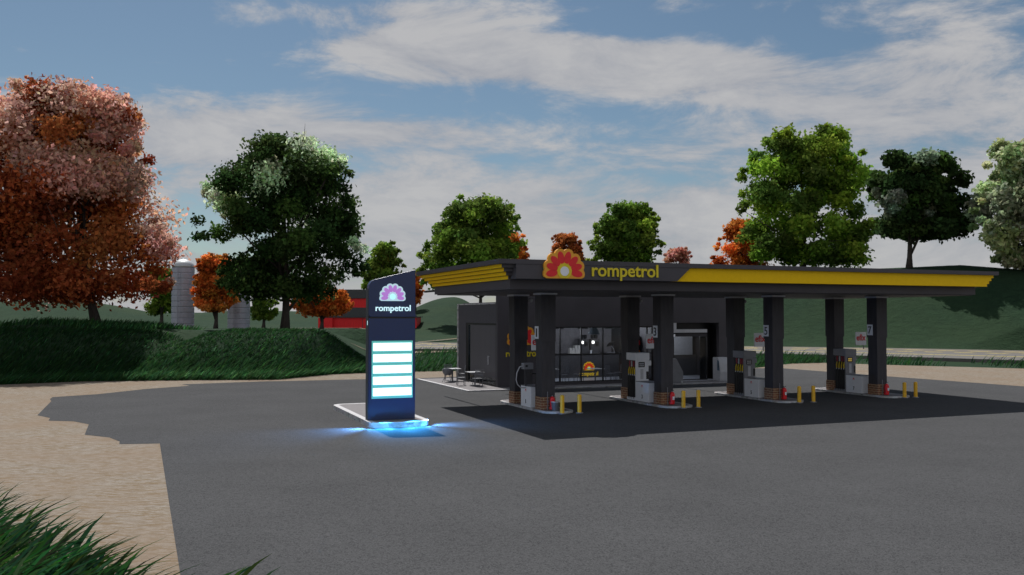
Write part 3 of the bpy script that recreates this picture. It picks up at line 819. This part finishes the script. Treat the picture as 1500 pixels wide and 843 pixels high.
m=MB(); m.tube([(-.60,-.78,1.74),(-.74,-.72,1.70),(-.84,-.66,1.45),(-.86,-.62,1.15),(-.78,-.58,.95),(-.60,-.52,.80),(-.37,-.50,.80)],.022,8); m.build('hose',M_lgrey,t,smooth=True)
m=MB(); m.box(-.19,-.13,-1.16,-1.10,0,1.42); m.build('pole',M_black,t)
box('pole_cap',M_black,t,-.42,.12,-1.26,-.98,1.42,1.47)

# efix boards
efl=['square white and red board beside the pillar with number 1','square white and red board beside the pillar with number 3','square white and red board beside the pillar with number 5','square white and red board beside the pillar with number 7']
for i,u in enumerate(UU):
    t=thing('hanging_sign',efl[i],'sign',S(u+.33,35.02,.15),A,'white boards above the pumps')
    b_=box('board',M_white,t,-.34,.34,-.02,.02,2.36,3.02)
    n=text('lettering','efix',M_redp,b_,.60,.31,.008,.022,ref='f'); n.location=(.0,-.021,2.60)
    m=MB(); m.tube([(.22,.05,2.15 if i else 0),(.22,.05,2.9)],.025,8); m.build('pole',M_grey,t)

# ------------------------------------------------------------------ shop platform and building
t=thing('shop_platform','raised pale paved terrace with stone kerb around the shop','terrace',S(24.5,48,0),A)
box('kerb',M_kerb,t,15.3-24.5,34.2-24.5,43.4-48,52.8-48,-.02,.115)
box('paving',M_pave,t,15.52-24.5,33.98-24.5,43.62-48,52.6-48,.116,.130)
m=MB(); m.box(15.3-24.5,15.5-24.5,43.4-48,52.8-48,.117,.134); m.box(15.501-24.5,34.2-24.5,43.4-48,43.6-48,.117,.134); m.build('kerb_top',M_kerbt,t)
bu,bv=25.4,48.0
sh=thing('shop_building','dark grey service station shop with large windows and recessed entrance','shop',S(bu,bv,.13),A)
def x_(u): return u-bu
def y_(v): return v-bv
L,RR,FV,BV=17.55,33.25,44.9,51.5
m=MB()
def fw(u0,u1,z0,z1): m.box(x_(u0),x_(u1),y_(FV),y_(FV+.25),z0-.13,z1-.13)
fw(L,20.95,.13,5.55); fw(20.951,27.299,3.38,5.55); fw(20.951,27.299,.13,.27); fw(27.3,28.66,.13,5.55); fw(28.661,31.879,3.58,5.55); fw(31.88,RR,.13,5.55)
m.build('front_wall',M_dark,sh)
m=MB()
m.box(x_(L),x_(L+.2),y_(FV+.251),y_(45.15),0,4.5) if False else None
m.box(x_(L),x_(L+.22),y_(FV+.2505),y_(50.05),3.45,4.5); m.box(x_(L),x_(L+.22),y_(50.051),y_(BV),0,4.5)
m.build('side_wall',mat('side_cladding',(.060,.058,.070),.55),sh)
MB().box(x_(L)-.04,x_(L)+.3,y_(FV+.26),y_(BV+.04),4.501,4.57).build('coping',M_kerb,sh)
MB().box(x_(L)-.05,x_(L)-.002,y_(BV)-.12,y_(BV)+.04,0,4.5).build('corner_trim',M_kerb,sh)
box('back_wall',M_int,sh,x_(L+.23),x_(RR),y_(BV-.25),y_(BV),0,4.5)
box('right_wall',M_dark,sh,x_(RR-.25),x_(RR),y_(FV+.251),y_(BV-.251),0,4.5)
box('roof',M_roof,sh,x_(L+.31),x_(RR-.01),y_(FV+.26),y_(BV-.01),4.505,4.62)
box('ceiling',M_int,sh,x_(L+.23),x_(RR-.26),y_(FV+.26),y_(BV-.26),3.55,3.60)
box('floor',M_floor,sh,x_(L+.23),x_(RR-.26),y_(FV+.02),y_(BV-.26),.001,.03)
# side glazing with blinds
w_=box('side_door',M_rib,sh,x_(L+.03),x_(L+.06),y_(45.26),y_(49.35),.42,3.34)
m=MB(); m.box(x_(L+.02),x_(L+.20),y_(49.75),y_(50.045),0,3.445); m.box(x_(L+.02),x_(L+.20),y_(FV+.252),y_(45.25),0,3.445)
m.box(x_(L+.02),x_(L+.20),y_(45.251),y_(49.749),3.34,3.445); m.box(x_(L+.02),x_(L+.20),y_(45.251),y_(49.749),0,.07)
for v in (46.35,47.5,48.6): m.box(x_(L+.09),x_(L+.125),y_(v),y_(v+.06),.07,3.34)
m.build('frame',M_black,w_)
MB().box(x_(L+.07),x_(L+.085),y_(45.251),y_(49.749),.071,3.339).build('pane',M_glass,w_)
m=MB(); m.tube([(x_(L-.05),y_(46.2),1.15),(x_(L-.05),y_(46.2),1.65)],.02,6); m.tube([(x_(L-.05),y_(46.2),1.6),(x_(L+.05),y_(46.2),1.6)],.015,6); m.build('handle',M_lgrey,w_)
# window
w_=MB()
for u in (20.95,21.30,22.62,24.0,25.35,26.90,27.23): w_.box(x_(u),x_(u)+.065,y_(FV+.05),y_(FV+.14),.14,3.25)
w_.box(x_(20.951),x_(27.29),y_(FV+.052),y_(FV+.138),3.18,3.249); w_.box(x_(20.951),x_(27.29),y_(FV+.052),y_(FV+.138),.141,.20); w_.box(x_(20.951),x_(27.29),y_(FV+.052),y_(FV+.138),1.66,1.73)
w_=w_.build('window',M_black,sh)
MB().box(x_(20.96),x_(27.28),y_(FV+.09),y_(FV+.10),.142,3.245).build('pane',M_glass,w_)
# entrance
e=MB()
ex0,ex1=28.66,31.88
e.box(x_(ex0)+.002,x_(ex1)-.002,y_(FV+.9),y_(FV+.96),2.75,3.449)       # header behind
e.box(x_(ex1)-.75,x_(ex1)-.002,y_(FV+.9),y_(FV+.96),.031,2.749)
e.box(x_(ex0)+.002,x_(ex0)+.04,y_(FV+.251),y_(FV+.9),.031,3.44); e.box(x_(ex1)-.04,x_(ex1)-.002,y_(FV+.251),y_(FV+.9),.031,3.44)
e=e.build('entrance_recess',M_black,sh)
m=MB(); m.box(x_(28.665),x_(28.90),y_(FV+.02),y_(FV+.09),2.86,3.44); m.box(x_(28.901),x_(31.05),y_(FV+.02),y_(FV+.09),2.86,3.06); m.build('header_strip',M_lgrey,e)
MB().box(x_(28.9),x_(31.1),y_(FV+.10),y_(FV+.16),2.62,2.80).build('door_track',M_dark2,e)
dr=MB(); dr.box(x_(28.70),x_(28.78),y_(FV+.1),y_(FV+.15),.04,2.61); dr.box(x_(31.04),x_(31.12),y_(FV+.1),y_(FV+.15),.04,2.61); dr.box(x_(28.78),x_(31.04),y_(FV+.1),y_(FV+.15),.04,.10)
dr=dr.build('sliding_door',M_black,sh)
MB().box(x_(28.781),x_(31.039),y_(FV+.12),y_(FV+.13),.101,2.60).build('pane',M_glass,dr)
# shop logo on the wall
flower(sh,x_(18.97),2.26,1.80,y_(FV)-.003,M_orange,M_red,M_lemon,M_white,.06)
o=text('lettering','rompetrol',M_lemon,sh,1.86,.36,.04,.016); o.location=(x_(18.97),y_(FV)-.002,1.63)
# wainscot, interior partition seen through the entrance
box('partition',M_intd,sh,x_(28.0),x_(28.12),y_(46.2),y_(BV-.26),.031,3.54)
box('partition_panel',M_lgrey,sh,x_(28.9),x_(32.6),y_(48.8),y_(48.86),1.35,3.1)
box('partition_base',M_intd,sh,x_(28.13),x_(32.9),y_(48.861),y_(48.95),.031,1.349)
# ----- interior things
t=thing('serving_counter','long dark serving counter inside the shop behind the tables','counter',S(24.0,49.9,.16),A)
box('front',M_intd,t,-3.1,3.6,-.45,.40,0,1.42); box('worktop',M_black,t,-3.15,3.65,-.5,.45,1.42,1.47)
em=flower(t,1.42,.44,.84,-.452,M_intlogoY,M_intlogoR,M_intlogoY,M_intlogoC,.03)
o=text('lettering','rompetrol',M_intlogoY,t,1.30,.24,.02,.012); o.location=(1.42,-.452,.12)
def things_on_counter():
    zc=1.63
    for u,w,h,lab in ((24.35,.34,.36,'short cream carton at the left on the shop counter'),(24.72,.36,.52,'taller cream carton beside the short one on the counter')):
        t=thing('carton',lab,'carton',S(u,49.7,zc),A); box('box_body',M_bag,t,-w/2,w/2,-.15,.15,0,h,.01); box('lid_tape',M_int,t,-.03,.03,-.153,.152,h*.6,h+.003)
    for u,lab in ((25.25,'coffee machine with two lit squares left of the counter centre'),(26.0,'coffee machine with lit square right of the counter centre')):
        t=thing('coffee_machine',lab,'coffee machine',S(u,49.85,zc),A,'coffee machines on the counter')
        box('housing',M_intd,t,-.30,.30,-.2,.2,0,.9,.02)
        for k in (-.12,.13):
            MB().lathe([(.10,.92),(.12,1.16),(.02,1.18)],c=(k,0,0),seg=12).build('bean_hopper',M_black,t)
        box('lit_button',M_bulb,t,-.24,-.10,-.215,-.201,.62,.78)
        if u<25.5: box('lit_button',M_bulb,t,.66,.79,-.215,-.201,.62,.78) if False else None
        box('spout',M_black,t,.02,.2,-.26,-.201,.5,.75)
    t=thing('coffee_cup','small white paper cup in front of the coffee machine','cup',S(25.6,49.5,zc),A)
    MB().lathe([(.05,0),(.08,.22),(.07,.22),(.04,.01)],seg=14).build('cup_body',M_white,t); MB().lathe([(.083,.19),(.083,.22),(.078,.22)],seg=14).build('rim',M_lgrey,t)
    t=thing('pastry_dome','domed display with raised black lid at the counter end','display case',S(27.1,49.7,zc),A)
    MB().lathe([(.30,0),(.30,.06),(.28,.06)],seg=18).build('tray',M_grey,t)
    m=MB(); m.add([(-.25,-.15,.42),(.1,-.15,.52),(.22,-.15,.72),(-.05,-.15,.66),(-.25,.12,.42),(.1,.12,.52),(.22,.12,.72),(-.05,.12,.66)],[(0,1,2,3),(7,6,5,4),(0,4,5,1),(1,5,6,2),(2,6,7,3),(3,7,4,0)]); m.build('lid',M_black,t)
    m=MB(); m.tube([(.28,0,.06),(.2,0,.3),(.02,0,.48)],.015,6); m.build('hinge_arm',M_lgrey,t)
things_on_counter()
t=thing('snack_rack','snack rack with red and orange packets seen beside the pillar with number 3','shelf rack',S(27.55,47.6,.16),A)
box('frame',M_black,t,-.9,.35,-.2,.2,0,2.6)
for z,m_,nm in ((2.05,M_redp,'packet_row'),(1.45,M_orangebox,'packet_row'),(.85,M_redp,'packet_row')):
    m=MB()
    for k in range(7): m.box(-.85+k*.165,-.72+k*.165,-.32,-.203,z,z+.28+.05*(k%2))
    m.build(nm,m_,t)
# pendants
pd=thing('pendant_lamp','x','lamp',(0,0,0),A,'black pendant lamps inside the shop window')
MB().lathe([(.34,0),(.15,.24),(.03,.26),(.02,.24),(.13,.20),(.32,0)],seg=20).build('shade',M_black,pd)
m=MB().tube([(0,0,.26),(0,0,.44)],.01,6); m.build('cord',M_rubber,pd)
MB().lathe([(.02,.02),(.06,.08),(.03,.15)],seg=12).build('bulb',M_bulb,pd)
for k,(u,lab) in enumerate(((21.95,'leftmost black pendant lamp in the shop window'),(23.55,'middle black pendant lamp in the shop window'),(25.2,'rightmost black pendant lamp in the shop window'))):
    if k==0: pd.location=S(u,46.5,3.24); pd['label']=lab
    else: dup(pd,S(u,46.5,3.24),None,lab)
t=thing('cone_lamp','larger pale blue grey cone lamp hanging lowest in the shop window','lamp',S(23.95,45.9,2.92),A)
MB().lathe([(.36,0),(.05,.62),(.03,.62),(.33,.0)],seg=22).build('shade',mat('blue_grey_enamel',(.16,.20,.24),.4),t); MB().tube([(0,0,.6),(0,0,.78)],.012,6).build('cord',M_rubber,t)
for u,v in ((21.5,47.5),(24.5,47.2),(27.0,47.6),(30.3,47.2),(19.3,48.5)):
    ld=bpy.data.lights.new('shop_ceiling_light','POINT'); ld.energy=62; ld.color=(.92,.95,1); ld.shadow_soft_size=.3
    lo=bpy.data.objects.new('shop_ceiling_light',ld); COL.objects.link(lo); lo.location=S(u,v,3.2)

# ------------------------------------------------------------------ cash machine etc
t=thing('cash_machine','pale grey cash machine with sloped front at the right of the shop entrance','kiosk',S(31.72,44.3,.135),A)
prof=[(-.30,0),(.42,0),(.42,1.38),(-.10,1.38),(-.26,1.05),(-.34,.55)]
MB().prism([(y,z) for y,z in prof],-.42,.42,'x').build('body',M_lgrey,t,bevel=.01)
m=MB(); m.add([(-.425,-.26,.62),(-.425,-.02,.62),(-.425,-.02,1.25),(-.425,-.17,1.18)],[(0,1,2,3)]); m.box(-.43,-.4215,-.2,-.05,1.0,1.2); m.build('screen',mat('blue_screen',(.10,.16,.22),.3),t)
m=MB(); m.box(-.435,-.4215,-.15,-.12,.78,1.08); m.build('slot',M_black,t)
t=thing('ice_chest','grey chest with a sloping lid half hidden by the pillar with number 3','chest',S(28.15,44.2,.135),A)
MB().prism([(-.8,0),(.50,0),(.50,.62),(.06,1.38),(-.8,1.38)],-.35,.40,'y').build('body',M_grey,t,bevel=.01)
box('foot',M_lgrey,t,.36,.46,-.38,-.355,-.0,.12)
# wall lamps/cameras
for k,(u,lab) in enumerate(((15.86,'small round camera at the top of the left rear pillar'),(21.50,'small round camera on the rear pillar behind the white pump'),(27.45,'small round camera on the rear pillar behind pump 5'))):
    t=thing('security_camera',lab,'camera',S(u,36.5,4.70),A,'small cameras under the canopy')
    m=MB(); m.tube([(-.29,0,.05),(0,0,.02)],.02,6); m.build('bracket',M_grey,t)
    MB().lathe([(.02,-.10),(.075,-.07),(.10,0),(.09,.06),(.03,.09)],seg=14).build('housing',M_lgrey,t,smooth=True)

# ------------------------------------------------------------------ chairs and tables
ch=thing('slatted_chair','x','chair',(0,0,0),A,'grey slatted metal chairs')
box('seat',M_chair,ch,-.23,.23,-.22,.22,.42,.455,.008)
m=MB()
for k in range(5): m.box(-.215,.215,.205+k*.012,.225+k*.012,.53+k*.085,.575+k*.085)
m.build('backrest',M_chair,ch)
for sx in (-1,1):
    m=MB(); m.tube([(sx*.21,.20,0),(sx*.21,.20,.46),(sx*.225,.265,.93)],.018,6); m.build('rear_leg',M_chair,ch)
    m=MB(); m.tube([(sx*.21,-.20,0),(sx*.20,-.195,.43)],.018,6); m.build('front_leg',M_chair,ch)
cpos=[(16.10,46.75,.135,-80,'outdoor slatted chair at the left side of the nearer terrace table'),
 (16.72,45.75,.135,178,'outdoor slatted chair with its back to the forecourt at the nearer terrace table'),
 (16.75,50.9,.135,10,'outdoor slatted chair behind the far terrace table, left one'),
 (17.2,49.9,.135,-75+180,'outdoor slatted chair against the shop wall at the far terrace table'),
 (22.15,46.2,.165,-95+180,'indoor slatted chair right of the left window mullion'),
 (21.2,46.4,.165,80,'indoor slatted chair at the far left end of the window'),
 (23.15,46.3,.165,85,'indoor slatted chair left of the indoor table'),
 (25.3,46.4,.165,-100+180+180,'indoor slatted chair right of the indoor table'),
 (26.1,46.9,.165,95,'indoor slatted chair next to the rear pillar and white pump')]
for k,(u,v,z,r,lab) in enumerate(cpos):
    if k==0: ch.location=S(u,v,z); ch.rotation_euler=(0,0,A+rad(-r)); ch['label']=lab; 
    else: dup(ch,S(u,v,z),A+rad(-r),lab)
def table(label,u,v,z,r=.42):
    t=thing('cafe_table',label,'table',S(u,v,z),A,'square cafe tables')
    box('tabletop',M_tabtop,t,-r,r,-r,r,.72,.75,.008); MB().tube([(0,0,.02),(0,0,.72)],.04,8).build('pedestal',M_chair,t)
    box('foot',M_chair,t,-.22,.22,-.22,.22,0,.025); return t
table('pale topped square table nearest on the terrace',16.85,46.55,.135)
table('pale topped square table further back on the terrace',16.7,50.0,.135)
table('square cafe table inside the window in front of the lit counter logo',24.25,46.35,.165)
table('square cafe table inside at the left end of the window',21.65,46.9,.165)
t=thing('ashtray','small metal ashtray on the nearer terrace table','ashtray',S(16.95,46.6,.885),A)
MB().lathe([(.05,0),(.07,.05),(.06,.05),(.045,.01)],seg=12).build('dish',M_lgrey,t); MB().lathe([(.03,.05),(.03,.075)],seg=8).build('lid',M_grey,t)
t=thing('shell_chair','dark bucket shaped chair on splayed legs at the front of the far table','chair',S(16.25,49.55,.135),A+rad(150))
prof=[(.05,.40),(.20,.42),(.27,.50),(.31,.66),(.33,.82),(.315,.82),(.29,.66),(.25,.52),(.18,.45),(.05,.43)]
m=MB()
seg=[rad(-20+a) for a in range(0,221,20)]
for a in seg:
    for r_,z_ in prof:
        zz=z_ if z_<.5 else .5+(z_-.5)*(.55+.45*max(0,math.sin(a)))
        m.v.append((r_*math.cos(a),r_*math.sin(a),zz))
npf=len(prof)
for i in range(len(seg)-1):
    for k in range(npf-1): m.f.append((i*npf+k,i*npf+k+1,(i+1)*npf+k+1,(i+1)*npf+k)); m.mi.append(0)
m.lathe([(.19,.40),(.20,.425),(.19,.43)],seg=16)
m.build('shell',M_chair,t,smooth=True)
for sx in (-1,1):
    for sy in (-1,1): MB().tube([(sx*.1,sy*.1,.41),(sx*.27,sy*.27,0)],.015,6).build('leg',M_chair,t)

# ------------------------------------------------------------------ sky and light
SUN_EL=56.6
w=bpy.data.worlds.new('World'); scene.world=w; w.use_nodes=True; nt=w.node_tree
bg=nt.nodes['Background']; SK=.05
sky=N(nt,'ShaderNodeTexSky'); sky.sky_type='NISHITA'; sky.sun_disc=False; sky.sun_elevation=rad(SUN_EL); sky.sun_rotation=-A
sky.altitude=0; sky.air_density=1.0; sky.dust_density=.5; sky.ozone_density=1.6
tc=N(nt,'ShaderNodeTexCoord'); sp_=N(nt,'ShaderNodeSeparateXYZ'); nt.links.new(tc.outputs['Generated'],sp_.inputs[0])
zz=N(nt,'ShaderNodeMath',operation='MAXIMUM'); nt.links.new(sp_.outputs[2],zz.inputs[0]); zz.inputs[1].default_value=0.0
za=N(nt,'ShaderNodeMath',operation='ADD'); nt.links.new(zz.outputs[0],za.inputs[0]); za.inputs[1].default_value=.10
cx_=N(nt,'ShaderNodeMath',operation='DIVIDE'); nt.links.new(sp_.outputs[0],cx_.inputs[0]); nt.links.new(za.outputs[0],cx_.inputs[1])
cy_=N(nt,'ShaderNodeMath',operation='DIVIDE'); nt.links.new(sp_.outputs[1],cy_.inputs[0]); nt.links.new(za.outputs[0],cy_.inputs[1])
cv_=N(nt,'ShaderNodeCombineXYZ'); nt.links.new(cx_.outputs[0],cv_.inputs[0]); nt.links.new(cy_.outputs[0],cv_.inputs[1]); cv_.inputs[2].default_value=3.7
def mth(op,a,b=None,c=None):
    n=N(nt,'ShaderNodeMath',operation=op)
    for i,q in enumerate((a,b,c)):
        if q is None: continue
        if isinstance(q,(int,float)): n.inputs[i].default_value=q
        else: nt.links.new(q,n.inputs[i])
    return n.outputs[0]
wv=N(nt,'ShaderNodeMapping'); wv.inputs['Scale'].default_value=(2.2,1.2,6.5); nt.links.new(tc.outputs['Generated'],wv.inputs['Vector'])
n1=nz(nt,wv.outputs[0],2.9,12,.66,.35); n2=nz(nt,wv.outputs[0],.9,3,.5); n3=nz(nt,cv_.outputs[0],2.2,6,.6)
# banks of cloud placed by bearing and height over the horizon
yy=mth('MAXIMUM',sp_.outputs[1],.05); sx=mth('DIVIDE',sp_.outputs[0],yy); sz=mth('DIVIDE',sp_.outputs[2],yy)
tot=None
for (px,py,rx_,rz_,k_) in ((590,62,120,30,.42),(720,80,150,40,.46),(880,88,130,38,.42),(1030,100,130,40,.38),(620,112,110,14,.16),(1300,150,260,95,.26),(1450,60,200,80,.12),(330,190,190,60,.30),(610,190,150,34,.26),(420,20,140,16,.14),(640,12,200,14,.18),(60,150,150,40,.12),
        (900,165,170,18,-.16),(560,115,90,22,-.08),(300,60,260,70,-.12),(1120,45,120,30,-.12),(120,60,200,80,-.05)):
    a_=mth('DIVIDE',mth('SUBTRACT',sx,(px-750)/F),rx_/F); b_=mth('DIVIDE',mth('SUBTRACT',sz,(462.7-py)/F),rz_/F)
    e_=mth('MULTIPLY',mth('EXPONENT',mth('MULTIPLY',mth('ADD',mth('MULTIPLY',a_,a_),mth('MULTIPLY',b_,b_)),-1)),k_)
    tot=e_ if tot is None else mth('ADD',tot,e_)
rear_fill=ramp(nt,sp_.outputs[1],.15,-.45)  # unseen cloud bank added behind the camera as fill light
low=mth('MULTIPLY',ramp(nt,sp_.outputs[2],.24,.10),.30)
val=mth('ADD',mth('ADD',mth('MULTIPLY_ADD',n2,.35,mth('MULTIPLY_ADD',n1,1.5,-.25)),mth('MULTIPLY',n3,.30)),mth('ADD',mth('MULTIPLY_ADD',rear_fill,.27,tot),low))
cf=N(nt,'ShaderNodeMapRange'); cf.interpolation_type='SMOOTHSTEP'; cf.inputs['From Min'].default_value=.80; cf.inputs['From Max'].default_value=1.16; cf.inputs['To Max'].default_value=.93
nt.links.new(val,cf.inputs['Value'])
tone=N(nt,'ShaderNodeMix',data_type='RGBA',blend_type='MULTIPLY'); tone.inputs[0].default_value=1; tone.inputs[7].default_value=(1.10,1.20,1.18,1)
nt.links.new(sky.outputs[0],tone.inputs[6])
cc=mix3(nt,ramp(nt,n1,.40,.62),(.37/SK,.38/SK,.415/SK),(.50/SK,.495/SK,.50/SK))
cs=N(nt,'ShaderNodeVectorMath',operation='SCALE'); nt.links.new(cc,cs.inputs[0]); nt.links.new(mth('MULTIPLY_ADD',rear_fill,.40,1.0),cs.inputs['Scale'])   # added cloud brightness behind the camera, filling the shaded fronts
fin=mix3(nt,cf.outputs[0],tone.outputs[2],cs.outputs[0])
nt.links.new(fin,bg.inputs['Color']); bg.inputs['Strength'].default_value=SK
sl=bpy.data.lights.new('sun','SUN'); sl.energy=5.0; sl.angle=rad(.5); sl.color=(1,.965,.92)
so=bpy.data.objects.new('sun',sl); COL.objects.link(so)
d=Vector((-SA*math.cos(rad(SUN_EL)),CA*math.cos(rad(SUN_EL)),math.sin(rad(SUN_EL))))
so.rotation_euler=d.to_track_quat('Z','Y').to_euler(); so.location=d*60

# ------------------------------------------------------------------ camera
cd=bpy.data.cameras.new('camera'); cd.sensor_fit='HORIZONTAL'; cd.sensor_width=36; cd.lens=36*F/1500
cd.clip_start=.2; cd.clip_end=6000
co=bpy.data.objects.new('camera',cd); COL.objects.link(co); co.location=(0,0,4)
co.rotation_euler=(rad(90+1.8105),0,0); scene.camera=co
cd.dof.use_dof=True; cd.dof.focus_distance=25; cd.dof.aperture_fstop=(cd.lens/1000)/.014
scene.render.engine='CYCLES'
scene.view_settings.view_transform='Standard'; scene.view_settings.look='None'; scene.view_settings.gamma=1
scene.view_settings.use_curve_mapping=False; scene.view_settings.exposure=0.0
scene.cycles.max_bounces=6; scene.cycles.transparent_max_bounces=12
